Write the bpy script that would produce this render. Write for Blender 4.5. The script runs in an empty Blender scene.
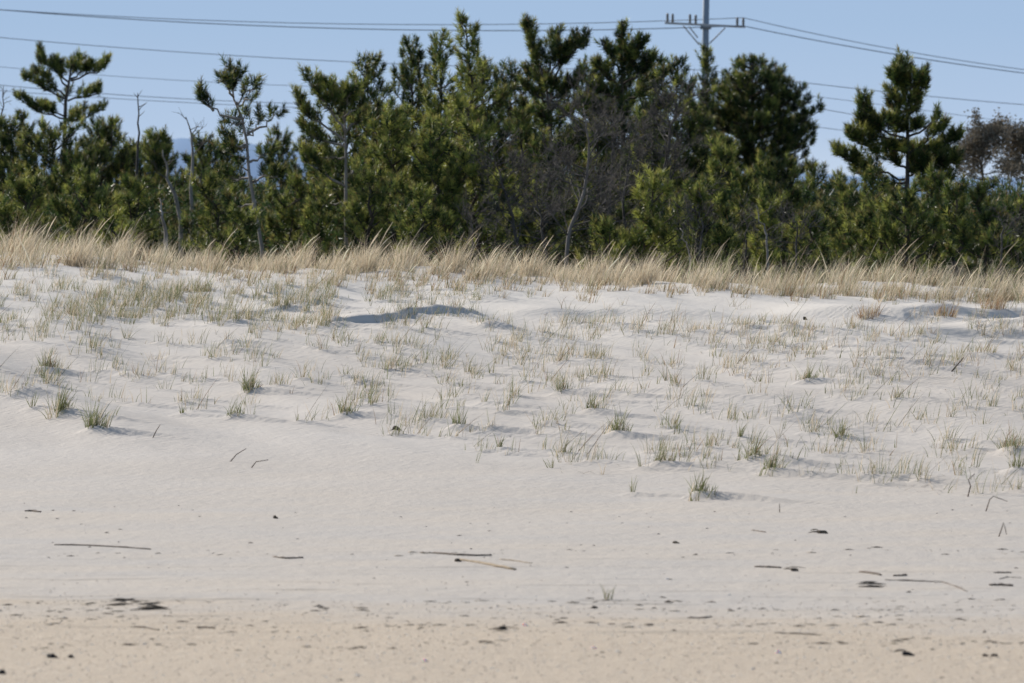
import bpy, math, random
import numpy as np
RS = np.random.RandomState(7)
random.seed(7)
F = 1024 * 200 / 36.0          # focal length in pixels (200 mm lens)
HC, HOR = 2.0, 190.0           # eye height above the beach, row of the horizon
scene = bpy.context.scene
COL = scene.collection

# ------------------------------------------------------------------ helpers
def tag(o, label=None, cat=None, group=None, kind=None):
    if label: o['label'] = label
    if cat: o['category'] = cat
    if group: o['group'] = group
    if kind: o['kind'] = kind
    return o
def empty(name, loc, label=None, cat=None, group=None):
    o = bpy.data.objects.new(name, None); COL.objects.link(o)
    o.location = loc; o.empty_display_size = .2
    return tag(o, label, cat, group)
def link(name, me, mat, parent=None, loc=None):
    me.materials.append(mat) if not me.materials else None
    o = bpy.data.objects.new(name, me); COL.objects.link(o)
    if parent is not None:
        o.parent = parent
        o.location = (-parent.location) if loc is None else loc
    return o
def np_mesh(name, V, Fc, nper, col=None, smooth=False):
    """V (n,3), Fc flat index array of faces with nper corners each"""
    me = bpy.data.meshes.new(name)
    V = np.asarray(V, np.float32); Fc = np.asarray(Fc, np.int32).reshape(-1)
    nf = len(Fc) // nper
    me.vertices.add(len(V)); me.vertices.foreach_set('co', V.reshape(-1))
    me.loops.add(len(Fc)); me.loops.foreach_set('vertex_index', Fc)
    me.polygons.add(nf)
    me.polygons.foreach_set('loop_start', np.arange(nf, dtype=np.int32) * nper)
    me.update(calc_edges=True)
    if smooth: me.polygons.foreach_set('use_smooth', np.ones(nf, bool))
    if col is not None:
        a = me.color_attributes.new('Col', 'FLOAT_COLOR', 'POINT')
        c = np.ones((len(V), 4), np.float32); c[:, :3] = col
        a.data.foreach_set('color', c.reshape(-1))
    return me
class MB:                       # collects tubes and blobs into one quad mesh
    def __init__(s): s.V = []; s.Fq = []; s.n = 0
    def tube(s, P, R, k=5, squash=1.0):
        P = np.asarray(P, float); m = len(P)
        R = np.broadcast_to(np.asarray(R, float), (m,))
        T = np.gradient(P, axis=0) if m > 1 else P
        T /= np.linalg.norm(T, axis=1)[:, None] + 1e-9
        up = np.array([0, 0, 1.]) if abs(T[:, 2]).mean() < .8 else np.array([0, 1., 0])
        A = np.cross(T, up); A /= np.linalg.norm(A, axis=1)[:, None] + 1e-9
        B = np.cross(T, A)
        an = np.arange(k) * 2 * np.pi / k
        ring = (P[:, None] + R[:, None, None] * (A[:, None] * np.cos(an)[None, :, None] + squash * B[:, None] * np.sin(an)[None, :, None]))
        b = s.n
        s.V.append(ring.reshape(-1, 3)); s.n += m * k
        i = np.arange(m - 1)[:, None] * k; j = np.arange(k)[None]
        q = np.stack([b + i + j, b + i + (j + 1) % k, b + i + k + (j + 1) % k, b + i + k + j], -1)
        s.Fq.append(q.reshape(-1, 4))
        if k >= 4:              # end caps as quads fan onto a centre vertex
            for e, rw in ((0, 0), (m - 1, 1)):
                s.V.append(P[e][None]); c = s.n; s.n += 1
                for jj in range(0, k, 1):
                    a0 = b + e * k + jj; a1 = b + e * k + (jj + 1) % k
                    s.Fq.append(np.array([[c, a1, a0, a0]]) if rw == 0 else np.array([[c, a0, a1, a1]]))
    def box(s, c, sz, rz=0, ry=0):
        c = np.array(c); x, y, z = np.array(sz) / 2
        v = np.array([[-x,-y,-z],[x,-y,-z],[x,y,-z],[-x,y,-z],[-x,-y,z],[x,-y,z],[x,y,z],[-x,y,z]])
        cy, sy = math.cos(ry), math.sin(ry); v = v @ np.array([[cy,0,sy],[0,1,0],[-sy,0,cy]]).T
        cz, sz_ = math.cos(rz), math.sin(rz); v = v @ np.array([[cz,-sz_,0],[sz_,cz,0],[0,0,1]]).T
        b = s.n; s.V.append(v + c); s.n += 8
        s.Fq.append(b + np.array([[0,3,2,1],[4,5,6,7],[0,1,5,4],[1,2,6,5],[2,3,7,6],[3,0,4,7]]))
    def blob(s, c, r, seed=0, k=8, rough=.25):
        rs = np.random.RandomState(seed); m = k // 2 + 1
        b = s.n; V = []
        ph = rs.rand(6) * 6.28
        for i in range(m):
            th = math.pi * i / (m - 1)
            for j in range(k):
                a = 2 * math.pi * j / k
                w = 1 + rough * (math.sin(2 * a + ph[0] + th) * .5 + math.sin(3 * a + ph[1]) * .4 * math.sin(th * 2 + ph[2])) + rough * .3 * (rs.rand() - .5)
                if i in (0, m - 1): w = 1
                V.append([c[0] + r[0] * w * math.sin(th) * math.cos(a), c[1] + r[1] * w * math.sin(th) * math.sin(a), c[2] + r[2] * w * math.cos(th)])
        s.V.append(np.array(V)); s.n += m * k
        for i in range(m - 1):
            for j in range(k):
                s.Fq.append(b + np.array([[i * k + j, (i + 1) * k + j, (i + 1) * k + (j + 1) % k, i * k + (j + 1) % k]]))
    def mesh(s, name, smooth=True):
        V = np.concatenate(s.V); Q = np.concatenate(s.Fq)
        me = bpy.data.meshes.new(name)
        faces = [tuple(dict.fromkeys(f)) for f in Q.tolist()]
        me.from_pydata(V.tolist(), [], [f for f in faces if len(f) > 2])
        if smooth: me.polygons.foreach_set('use_smooth', np.ones(len(me.polygons), bool))
        me.update(); return me
    def build(s, name, mat, parent=None, smooth=True):
        return link(name, s.mesh(name, smooth), mat, parent)

# ------------------------------------------------------------------ noise
_perm = RS.permutation(256); _grad = RS.rand(256) * 2 * np.pi
def perlin(x, y):
    xi = np.floor(x).astype(int); yi = np.floor(y).astype(int); xf = x - xi; yf = y - yi
    u = xf**3 * (xf * (xf * 6 - 15) + 10); v = yf**3 * (yf * (yf * 6 - 15) + 10)
    def g(ix, iy, fx, fy):
        a = _grad[_perm[(_perm[ix & 255] + iy) & 255]]; return np.cos(a) * fx + np.sin(a) * fy
    n00 = g(xi, yi, xf, yf); n10 = g(xi + 1, yi, xf - 1, yf); n01 = g(xi, yi + 1, xf, yf - 1); n11 = g(xi + 1, yi + 1, xf - 1, yf - 1)
    return (n00 * (1 - u) + n10 * u) * (1 - v) + (n01 * (1 - u) + n11 * u) * v
def sstep(a, b, x):
    t = np.clip((x - a) / (b - a), 0, 1); return t * t * (3 - 2 * t)

# ------------------------------------------------------------------ terrain
PY = [-60, 10, 23, 30, 37, 42, 50, 57, 62, 65, 68, 72, 80, 100, 200, 8000]
PZ = [-1.6, -.25, 0, .02, .05, .16, .40, .64, .83, .92, .95, .88, .62, .45, .40, 0.0]
_fy = np.linspace(-60, 220, 5601); _fz = np.interp(_fy, PY, PZ)
_k = np.exp(-np.linspace(-2, 2, 61)**2); _k /= _k.sum()
_fz = np.convolve(np.pad(_fz, 30, mode='edge'), _k, 'valid')
TD = np.array([.83, -.56])      # direction in which the sand tails behind tufts run
def base_h(x, y):
    z = np.where(y < 220, np.interp(y, _fy, _fz), np.interp(y, PY, PZ))
    s = np.interp(x, [-40, -6.2, -3, 0, 3, 6.2, 40], [1.34, 1.34, 1.14, 1.0, .88, .80, .80])
    w = sstep(38, 60, y) * (1 - sstep(90, 140, y))
    z = z * (1 + (s - 1) * w)
    d = sstep(36, 47, y) * (1 - sstep(85, 120, y))        # dune undulation
    a = x * .30 - y * .954; b = -x * .954 - y * .30
    z = z + d * (.12 * perlin(a / 5 + 3.3, b / 2.6 + 9.1) + .088 * perlin(a / 4.5 + 11, b / .85 + 4) + .014 * perlin(a / 1.0, b / .28))
    q = x + 4.7 + .30 * (y - 48)
    z = z + .11 * np.where(q < 0, np.exp(-(q / 1.8)**2), np.exp(-(q / .8)**2)) * sstep(41, 45, y) * (1 - sstep(52, 60, y))
    z = z + sstep(30, 36, y) * (1 - sstep(85, 120, y)) * .02 * perlin(x / 1.3, y / 3.0 + 5)
    f = (1 - sstep(34, 42, y)) * sstep(5, 15, y)
    z = z + f * (.012 * perlin(x / 2.5, y / 1.6) + .004 * perlin(x / .5, y / .6 + 40))
    far = sstep(300, 2000, np.hypot(x, y)); z = z - far * 1.2
    return z
def scarp(Z, X, Y, pts, h, back, front=.25):
    """small wind-cut step: the ground rises by h just behind the line and eases back"""
    px = [p[0] for p in pts]; py = [p[1] for p in pts]
    ln = np.interp(X, px, py); t = (X - px[0]) / (px[-1] - px[0])
    env = sstep(0, .3, t) * (1 - sstep(.72, 1, t)) * (t > 0) * (t < 1)
    d = Y - ln - .10 * perlin(X / .9, Y * 0 + 2.2) - .03 * perlin(X / .25, Y * 0 + 8)
    return Z + env * (h * sstep(0, front, d) * (1 - sstep(front, back, d)) - h * .5 * np.exp(-(d + .5)**2 / .3))
def ax(fine0, fine1, st, outs):
    a = np.arange(fine0, fine1 + 1e-6, st)
    lo = [fine0 - o for o in outs][::-1]; hi = [fine1 + o for o in outs]
    return np.concatenate([lo, a, hi])
GX = ax(-7.6, 7.6, .026, [.08, .2, .4, .8, 1.4, 2.2, 3.2, 4.5, 6.5, 9, 13, 20, 32, 50, 80, 130, 220, 400, 800, 1600, 3000, 6000])
GY = ax(21.5, 73, .048, [.2, .5, 1, 2, 3.5, 5.5, 8, 11, 15, 20, 27, 36, 50, 75])
GY = GY[GY > -60]
GY = np.concatenate([GY, [170, 220, 320, 500, 900, 1700, 3200, 6500, 9000]])
GXX, GYY = np.meshgrid(GX, GY)
GZ = base_h(GXX, GYY)
def pix2w(x, y, D): return np.array([(x - 512) / F * D, D, HC - (y - HOR) / F * D])
def ground(x, y):               # bilinear lookup on the finished grid
    i = np.clip(np.searchsorted(GX, x) - 1, 0, len(GX) - 2); j = np.clip(np.searchsorted(GY, y) - 1, 0, len(GY) - 2)
    u = (x - GX[i]) / (GX[i + 1] - GX[i]); v = (y - GY[j]) / (GY[j + 1] - GY[j])
    return (GZ[j, i] * (1 - u) + GZ[j, i + 1] * u) * (1 - v) + (GZ[j + 1, i] * (1 - u) + GZ[j + 1, i + 1] * u) * v
_DS = np.arange(22, 75, .05)
def hit(px, py):                # first ground point seen along that direction
    X = (px - 512) / F * _DS; z = HC - (py - HOR) / F * _DS
    k = np.nonzero(ground(X, _DS) >= z)[0]
    D = _DS[k[0]] if len(k) else 68.
    X = (px - 512) / F * D
    return np.array([X, D, float(ground(np.array([X]), np.array([D]))[0])])

def scl(px, D): return (px - 512) / F * D
GZ = scarp(GZ, GXX, GYY, [(scl(300, 56), 55.4), (scl(370, 56), 56.6), (scl(430, 56), 57.6), (scl(500, 56), 58.2)], .065, 2.8, .22)
GZ = scarp(GZ, GXX, GYY, [(scl(205, 58), 57.2), (scl(270, 58), 58.3), (scl(345, 58), 59.6)], .032, 2.4, .22)
GZ = scarp(GZ, GXX, GYY, [(scl(480, 60), 58.6), (scl(620, 60), 59.2), (scl(760, 60), 58.6)], .05, 3.0, .5)
GZ = scarp(GZ, GXX, GYY, [(scl(740, 60), 60.2), (scl(900, 60), 59.2), (scl(1090, 60), 61)], .10, 3.2, .5)
GZ = scarp(GZ, GXX, GYY, [(scl(880, 57), 56.6), (scl(980, 57), 57.2), (scl(1090, 57), 57)], .06, 2.4, .4)

# tuft positions on the slope: chosen by where the photograph shows grass
def dens(x, y):
    border = np.interp(x, [0, 150, 300, 450, 600, 700, 800, 1024], [405, 415, 428, 450, 478, 470, 478, 500])
    if y > border: return 0
    d = .30 + .5 * max(0, 1 - (y - 285) / 140)
    if x < 340: d *= 1.9 if 285 < y < 335 else (.5 if y < 285 else .60)
    if 480 < x < 880 and y < 322: d *= .10
    if x > 880 and y < 330: d *= .4
    if y > 385: d *= .62
    return d
tufts = []
while len(tufts) < 1350:
    x = random.uniform(-15, 1040); y = random.uniform(262, 505)
    if y < np.interp(x, [0, 300, 680, 1024], [255, 270, 290, 300]): continue
    c = perlin(np.array([x / 55.]), np.array([y / 17.]))[0]
    if random.random() > dens(x, y) * (.85 + 3.2 * c): continue
    tufts.append((x, y))
hero = [ # px, py, size m, blades, label
 (45,372,.22,26,'thick dark tuft at the far left, uppermost of three clumps on the lower slope'),
 (32,410,.15,9,'small sparse tuft just left of the paired clumps low on the left slope'),
 (60,416,.25,30,'upright olive tuft, left one of the paired clumps low on the left slope'),
 (92,432,.24,34,'spreading green tuft, right one of the paired clumps low on the left slope'),
 (182,416,.12,7,'tiny forked sprout alone on smooth sand right of the paired clumps'),
 (248,394,.24,30,'bushy straw-green tuft with a dark trailing shadow on the left slope'),
 (232,420,.20,14,'splayed tuft right below the bushy straw-green one on the left slope'),
 (345,418,.20,18,'upright tuft standing alone left of the dark seaweed scrap'),
 (458,430,.20,14,'low tuft on smooth sand right of the dark seaweed scrap'),
 (500,450,.14,9,'small pale tuft low on the slope near the middle'),
 (551,468,.10,5,'tiny two-bladed sprout below the slope, near the middle'),
 (560,395,.18,16,'short tuft in the centre of the slope'),
 (590,414,.18,16,'short green tuft just right of the slope centre'),
 (617,437,.22,24,'wide leaning tuft with a tapering sand tail right of the centre'),
 (660,468,.18,22,'dense round green tuft low on the slope right of the centre'),
 (632,496,.12,5,'few curved blades on the flat sand below the dense round tuft'),
 (698,499,.17,24,'lowest dense green tuft, at the foot of the slope'),
 (675,432,.15,12,'thin straw tuft in the middle of the right-hand slope'),
 (740,440,.15,12,'pale thin tuft left of the right slope middle'),
 (752,464,.22,18,'tall ragged tuft, left one of a pair at the foot of the right slope'),
 (770,475,.20,20,'low dark tuft, right of a pair at the foot of the right slope'),
 (840,440,.16,14,'short olive tuft on the right slope'),
 (806,384,.19,18,'straw tuft high on the right slope'),
 (1008,456,.20,18,'tuft near the right edge, upper one of two'),
 (1017,474,.18,16,'tuft near the right edge, lower one of two'),
 (608,600,.09,6,'lone tiny sprout on the flat open beach'),
]
heroW = [hit(h[0], h[1]) for h in hero]
tuftW = [hit(*t) for t in tufts]
def mound(px, py, h, w, L):     # a sand hummock with a lee tail
    i0, i1 = np.searchsorted(GX, [px - .5, px + L + .4]); j0, j1 = np.searchsorted(GY, [py - L - .6, py + .5])
    X = GXX[j0:j1, i0:i1] - px; Y = GYY[j0:j1, i0:i1] - py
    a = X * TD[0] + Y * TD[1]; b = X * TD[1] - Y * TD[0]
    b = b + .03 * np.sin(a * 7 + px * 5)
    g = np.where(a < 0, np.exp(-(a / (w * 1.2))**2), np.exp(-(a / L)**2 * 1.6))
    wd = w * (1 - .5 * np.clip(a / L, 0, 1)) * np.where(b > 0, .8, 1.9)
    GZ[j0:j1, i0:i1] += h * g * np.exp(-(b / wd)**2)
for (hx, W) in zip(hero, heroW):
    if hx[2] > .16: mound(W[0], W[1] - .05, .052, .075, .85)
    elif hx[2] > .11: mound(W[0], W[1] - .03, .025, .06, .6)
for W in tuftW:
    if random.random() < .55 and W[1] < 64: mound(W[0], W[1], random.uniform(.008, .030), random.uniform(.045, .08), random.uniform(.35, 1.1))
def onground(W): W = np.array(W, float); W[2] = float(ground(W[0:1], W[1:2])[0]); return W

# ------------------------------------------------------------------ materials
def mat(name, rough=.9):
    m = bpy.data.materials.new(name); m.use_nodes = True
    nt = m.node_tree; b = nt.nodes['Principled BSDF']; b.inputs['Roughness'].default_value = rough
    b.inputs['Specular IOR Level'].default_value = .2
    return m, nt, b
def N(nt, typ, **kw):
    n = nt.nodes.new(typ)
    for k, v in kw.items(): setattr(n, k, v)
    return n
def ramp(nt, fac, stops):
    r = N(nt, 'ShaderNodeValToRGB'); nt.links.new(fac, r.inputs[0]); e = r.color_ramp.elements
    while len(e) < len(stops): e.new(.5)
    for el, (p, c) in zip(e, stops): el.position = p; el.color = (*c, 1) if len(c) == 3 else c
    return r.outputs[0]
def noise(nt, vec, scale, det=4, rough=.55, dist=0):
    n = N(nt, 'ShaderNodeTexNoise'); n.inputs['Scale'].default_value = scale; n.inputs['Detail'].default_value = det
    n.inputs['Roughness'].default_value = rough; n.inputs['Distortion'].default_value = dist
    nt.links.new(vec, n.inputs['Vector']); return n.outputs['Fac']
def mapping(nt, vec, sc=(1, 1, 1), rot=(0, 0, 0)):
    m = N(nt, 'ShaderNodeMapping'); m.inputs['Scale'].default_value = sc; m.inputs['Rotation'].default_value = rot
    nt.links.new(vec, m.inputs[0]); return m.outputs[0]
def mixc(nt, fac, a, b, mode='MIX'):
    m = N(nt, 'ShaderNodeMix', data_type='RGBA', blend_type=mode)
    for i, v in ((0, fac), (6, a), (7, b)):
        if hasattr(v, 'links'): nt.links.new(v, m.inputs[i])
        else: m.inputs[i].default_value = v if i == 0 else (*v, 1)
    return m.outputs[2]
def math_(nt, op, a, b=0, clamp=False):
    m = N(nt, 'ShaderNodeMath', operation=op, use_clamp=clamp)
    for i, v in ((0, a), (1, b)):
        if hasattr(v, 'links'): nt.links.new(v, m.inputs[i])
        else: m.inputs[i].default_value = v
    return m.outputs[0]
def maprange(nt, v, a, b, c=0, d=1, smooth=True):
    m = N(nt, 'ShaderNodeMapRange', interpolation_type='SMOOTHSTEP' if smooth else 'LINEAR')
    nt.links.new(v, m.inputs[0])
    for i, q in zip((1, 2, 3, 4), (a, b, c, d)): m.inputs[i].default_value = q
    return m.outputs[0]

def sand_material():
    m, nt, b = mat('sand', .95)
    tc = N(nt, 'ShaderNodeTexCoord').outputs['Object']
    sp = N(nt, 'ShaderNodeSeparateXYZ'); nt.links.new(tc, sp.inputs[0]); Y = sp.outputs[1]
    # broad tone
    n1 = noise(nt, mapping(nt, tc, (.35, .5, 1)), 1.0, 5)
    n2 = noise(nt, mapping(nt, tc, (1.2, 1.0, 1)), 6, 5, .65)
    dune = ramp(nt, n1, [(.3, (.59, .535, .475)), (.7, (.655, .605, .55))])
    dune = mixc(nt, math_(nt, 'MULTIPLY', n2, .35), dune, (.50, .45, .395))
    flat = ramp(nt, noise(nt, mapping(nt, tc, (.5, 1.1, 1)), 1.0, 4), [(.35, (.56, .515, .465)), (.68, (.605, .535, .455))])
    # fine grain speckle
    g = noise(nt, tc, 160, 2, .7)
    grit = ramp(nt, g, [(.30, (.31, .24, .175)), (.44, (.53, .43, .32)), (.56, (.645, .53, .40)), (.70, (.95, .90, .80))])
    g2 = noise(nt, tc, 34, 3, .7)
    grit = mixc(nt, math_(nt, 'MULTIPLY', maprange(nt, g2, .5, .8), .6), grit, (.46, .40, .34))
    # shelly strand in front, edge wobbles
    wob = math_(nt, 'MULTIPLY', math_(nt, 'SUBTRACT', noise(nt, mapping(nt, tc, (.4, 1, 1)), 1.4, 5, .6), .5), 4.5)
    e = math_(nt, 'ADD', Y, wob)
    fz = maprange(nt, math_(nt, 'ADD', e, math_(nt, 'MULTIPLY', sp.outputs[0], .30)), 27.9, 25.2)
    dz = maprange(nt, e, 34, 42)
    dune = mixc(nt, math_(nt, 'MULTIPLY', maprange(nt, Y, 48, 62), .55), dune, (.74, .70, .64))
    c = mixc(nt, dz, flat, dune)
    c = mixc(nt, fz, c, grit)
    # thin dark lag of wrack dust along the strand edge
    st = noise(nt, mapping(nt, tc, (.55, 3.4, 1)), 1.5, 6, .68)
    band = math_(nt, 'MULTIPLY', maprange(nt, Y, 24.5, 26.5), maprange(nt, Y, 33, 27.5))
    lag = math_(nt, 'MULTIPLY', maprange(nt, st, .54, .68), band)
    c = mixc(nt, math_(nt, 'MULTIPLY', lag, .55), c, (.235, .20, .16))
    # sparse dark crumbs on the flat
    v = N(nt, 'ShaderNodeTexNoise'); v.inputs['Scale'].default_value = 22; v.inputs['Detail'].default_value = 3
    nt.links.new(mapping(nt, tc, (.6, .8, 1)), v.inputs['Vector'])
    cr = math_(nt, 'MULTIPLY', maprange(nt, v.outputs['Fac'], .68, .74), maprange(nt, Y, 39, 33))
    c = mixc(nt, math_(nt, 'MULTIPLY', cr, .2), c, (.20, .17, .14))
    # litter and leaf mould behind the crest
    bk = maprange(nt, Y, 70, 78)
    c = mixc(nt, bk, c, ramp(nt, noise(nt, tc, .8, 6), [(.3, (.045, .04, .022)), (.7, (.10, .085, .045))]))
    far = maprange(nt, Y, 250, 900)
    c = mixc(nt, far, c, (.06, .09, .10))
    nt.links.new(c, b.inputs['Base Color'])
    # bumps: grains, wind ripples, footprints-like dimples
    rip = N(nt, 'ShaderNodeTexWave'); rip.inputs['Scale'].default_value = 3.2; rip.inputs['Distortion'].default_value = 9
    rip.inputs['Detail'].default_value = 3; rip.inputs['Detail Scale'].default_value = 1.2
    nt.links.new(mapping(nt, tc, (1, 1, 0), (0, 0, .75)), rip.inputs[0])
    b1 = N(nt, 'ShaderNodeBump'); b1.inputs['Strength'].default_value = .16; b1.inputs['Distance'].default_value = .012
    nt.links.new(math_(nt, 'MULTIPLY', rip.outputs['Fac'], maprange(nt, Y, 31, 37)), b1.inputs['Height'])
    b2 = N(nt, 'ShaderNodeBump'); b2.inputs['Strength'].default_value = .7; b2.inputs['Distance'].default_value = .02
    nt.links.new(noise(nt, mapping(nt, tc, (1, .7, 1)), 9, 6, .62), b2.inputs['Height']); nt.links.new(b1.outputs[0], b2.inputs['Normal'])
    b3 = N(nt, 'ShaderNodeBump'); b3.inputs['Strength'].default_value = .5; b3.inputs['Distance'].default_value = .004
    nt.links.new(g, b3.inputs['Height']); nt.links.new(b2.outputs[0], b3.inputs['Normal'])
    nt.links.new(b3.outputs[0], b.inputs['Normal'])
    return m
def leaf_material(name, trans=.3, rough=.6):
    m, nt, b = mat(name, rough)
    at = N(nt, 'ShaderNodeVertexColor', layer_name='Col')
    nt.links.new(at.outputs[0], b.inputs['Base Color'])
    t = N(nt, 'ShaderNodeBsdfTranslucent'); nt.links.new(at.outputs[0], t.inputs[0])
    mx = N(nt, 'ShaderNodeMixShader'); mx.inputs[0].default_value = trans
    out = nt.nodes['Material Output']
    nt.links.new(b.outputs[0], mx.inputs[1]); nt.links.new(t.outputs[0], mx.inputs[2]); nt.links.new(mx.outputs[0], out.inputs[0])
    return m
def plain(name, c1, c2, scale=8, stretch=(1, 1, 1), rough=.85, bump=.3):
    m, nt, b = mat(name, rough)
    tc = N(nt, 'ShaderNodeTexCoord').outputs['Object']
    n = noise(nt, mapping(nt, tc, stretch), scale, 5, .6)
    nt.links.new(ramp(nt, n, [(.3, c1), (.7, c2)]), b.inputs['Base Color'])
    bp = N(nt, 'ShaderNodeBump'); bp.inputs['Strength'].default_value = bump; bp.inputs['Distance'].default_value = .02
    nt.links.new(n, bp.inputs['Height']); nt.links.new(bp.outputs[0], b.inputs['Normal'])
    return m
M_sand = sand_material()
M_needle = leaf_material('pine_needles', .38, .4)
M_grass = leaf_material('beach_grass_blades', .45, .6)
M_leaf = leaf_material('dry_leaves', .2, .8)
M_bark = plain('pine_bark', (.060, .048, .040), (.15, .125, .105), 14, (1, 1, .3))
M_pale = plain('weathered_bark', (.22, .19, .165), (.42, .38, .34), 14, (1, 1, .3))
M_twig = plain('grey_twigs', (.055, .050, .047), (.17, .155, .14), 9)
M_greyb = plain('grey_bark', (.12, .105, .095), (.29, .26, .235), 14, (1, 1, .3))
M_drift = plain('dark_driftwood', (.11, .088, .072), (.29, .23, .18), 30, (1, 1, 1))
M_palew = plain('pale_driftwood', (.36, .28, .19), (.55, .44, .31), 30)
M_black = plain('black_shell', (.012, .011, .014), (.03, .028, .03), 40, rough=.5)
M_weed = plain('dry_seaweed', (.06, .05, .04), (.16, .125, .09), 40)
M_pole = plain('haze_tinted_steel', (.27, .33, .40), (.36, .42, .49), 3, rough=.6, bump=.05)  # grey steel, paled toward the sky with distance haze in its colour
M_arm = plain('weathered_crossarm', (.55, .52, .50), (.70, .67, .65), 6)
M_ins = plain('grey_insulator', (.22, .20, .19), (.30, .28, .26), 10, rough=.4)
M_wire = plain('aluminium_wire', (.30, .32, .36), (.38, .40, .44), 4, rough=.6)
M_hill = plain('hazy_hills', (.19, .31, .50), (.23, .36, .56), .002, bump=0)  # distance haze painted in as a blue base colour
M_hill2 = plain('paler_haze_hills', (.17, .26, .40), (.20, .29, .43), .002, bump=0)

# ------------------------------------------------------------------ setting meshes
nx, ny = len(GX), len(GY)
V = np.stack([GXX, GYY, GZ], -1).reshape(-1, 3)
ii = (np.arange(ny - 1)[:, None] * nx + np.arange(nx - 1)[None]).reshape(-1)
Q = np.stack([ii, ii + 1, ii + nx + 1, ii + nx], -1)
g = link('sand_ground', np_mesh('sand_ground', V, Q, 4, smooth=True), M_sand); tag(g, kind='structure')
def hills(name, D, ridge, m):
    xs = np.linspace(-1500, 2600, 240)
    top = np.interp(xs, [p[0] for p in ridge], [p[1] for p in ridge]) + 2.0 * perlin(xs / 60., xs * 0 + D) + 1.2 * perlin(xs / 17., xs * 0 + 7)
    W = [];
    for x, t in zip(xs, top):
        X = (x - 512) / F * D; Z = HC + (HOR - t) / F * D
        W += [(X, D - 250, -25), (X, D - 60, Z * .6), (X, D, Z), (X, D + 400, -25)]
    k = len(xs); q = [(i * 4 + j, (i + 1) * 4 + j, (i + 1) * 4 + j + 1, i * 4 + j + 1) for i in range(k - 1) for j in range(3)]
    o = link(name, np_mesh(name, np.array(W), np.array(q), 4, smooth=True), m); tag(o, kind='structure')
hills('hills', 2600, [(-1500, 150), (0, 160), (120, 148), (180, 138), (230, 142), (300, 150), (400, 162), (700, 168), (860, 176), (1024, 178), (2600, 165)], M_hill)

# ------------------------------------------------------------------ pines
cdark = np.array([.018, .036, .018]); cmid = np.array([.088, .140, .040]); clite = np.array([.46, .48, .12]); cblue = np.array([.030, .055, .032])  # needle greens; dark and light ends also paint in shaded and sunlit shoots
def shoots_mesh(name, P, Dr, L, tint, m=40, nl=.105, nw=.0105, rs=RS):
    P = np.array(P, float); Dr = np.array(Dr, float); L = np.array(L, float); tint = np.array(tint, float)
    n = len(P); Dr /= np.linalg.norm(Dr, axis=1)[:, None] + 1e-9
    A = np.cross(Dr, rs.randn(n, 3)); A /= np.linalg.norm(A, axis=1)[:, None]; B = np.cross(Dr, A)
    s = rs.rand(n, m) ; ang = rs.rand(n, m) * 6.283; a = np.radians(74 - 50 * s + rs.randn(n, m) * 9)
    base = P[:, None] + Dr[:, None] * (L[:, None] * (s - .25))[..., None]
    d = Dr[:, None] * np.cos(a)[..., None] + (A[:, None] * np.cos(ang)[..., None] + B[:, None] * np.sin(ang)[..., None]) * np.sin(a)[..., None]
    side = np.cross(d, rs.randn(n, m, 3)); side /= np.linalg.norm(side, axis=-1)[..., None]
    ln = nl * (.75 + .45 * rs.rand(n, m))
    w = nw * (.8 + .5 * rs.rand(n, m))[..., None]
    v0 = base - side * w * .5; v1 = base + side * w * .5; v2 = base + d * ln[..., None]
    V = np.stack([v0, v1, v2], 2).reshape(-1, 3)
    t = np.clip(tint[:, None] + rs.randn(n, m) * .10 + .15 * (s - .5), 0, 1)[..., None]
    c = np.where(t < .5, cdark + (cmid - cdark) * t * 2, cmid + (clite - cmid) * (t - .5) * 2)
    warm = np.clip((s - .62) * 1.3, 0, .5)[..., None] * (rs.rand(n, 1, 1) < .6); c = c * (1 - warm) + np.array([.40, .29, .12]) * warm
    tip = (rs.rand(n, m) < .03)[..., None]; c = np.where(tip, np.array([.24, .15, .07]), c)
    c = np.repeat(c[:, :, None], 3, 2).reshape(-1, 3)
    return np_mesh(name, V, np.arange(len(V)), 3, col=c)
def curve(p, d, L, up, n=5, rs=random, wob=.12):
    """a branch that leaves along d and bends upward"""
    P = [np.array(p, float)]; d = np.array(d, float)
    for i in range(n):
        d = d + np.array([rs.gauss(0, wob), rs.gauss(0, wob), up / n + rs.gauss(0, wob * .6)]); d /= np.linalg.norm(d)
        P.append(P[-1] + d * L / n)
    return np.array(P)
def along(P, t):
    t = min(max(t, 0), .9999) * (len(P) - 1); i = int(t); f = t - i
    return P[i] * (1 - f) + P[i + 1] * f, P[i + 1] - P[i]
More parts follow.
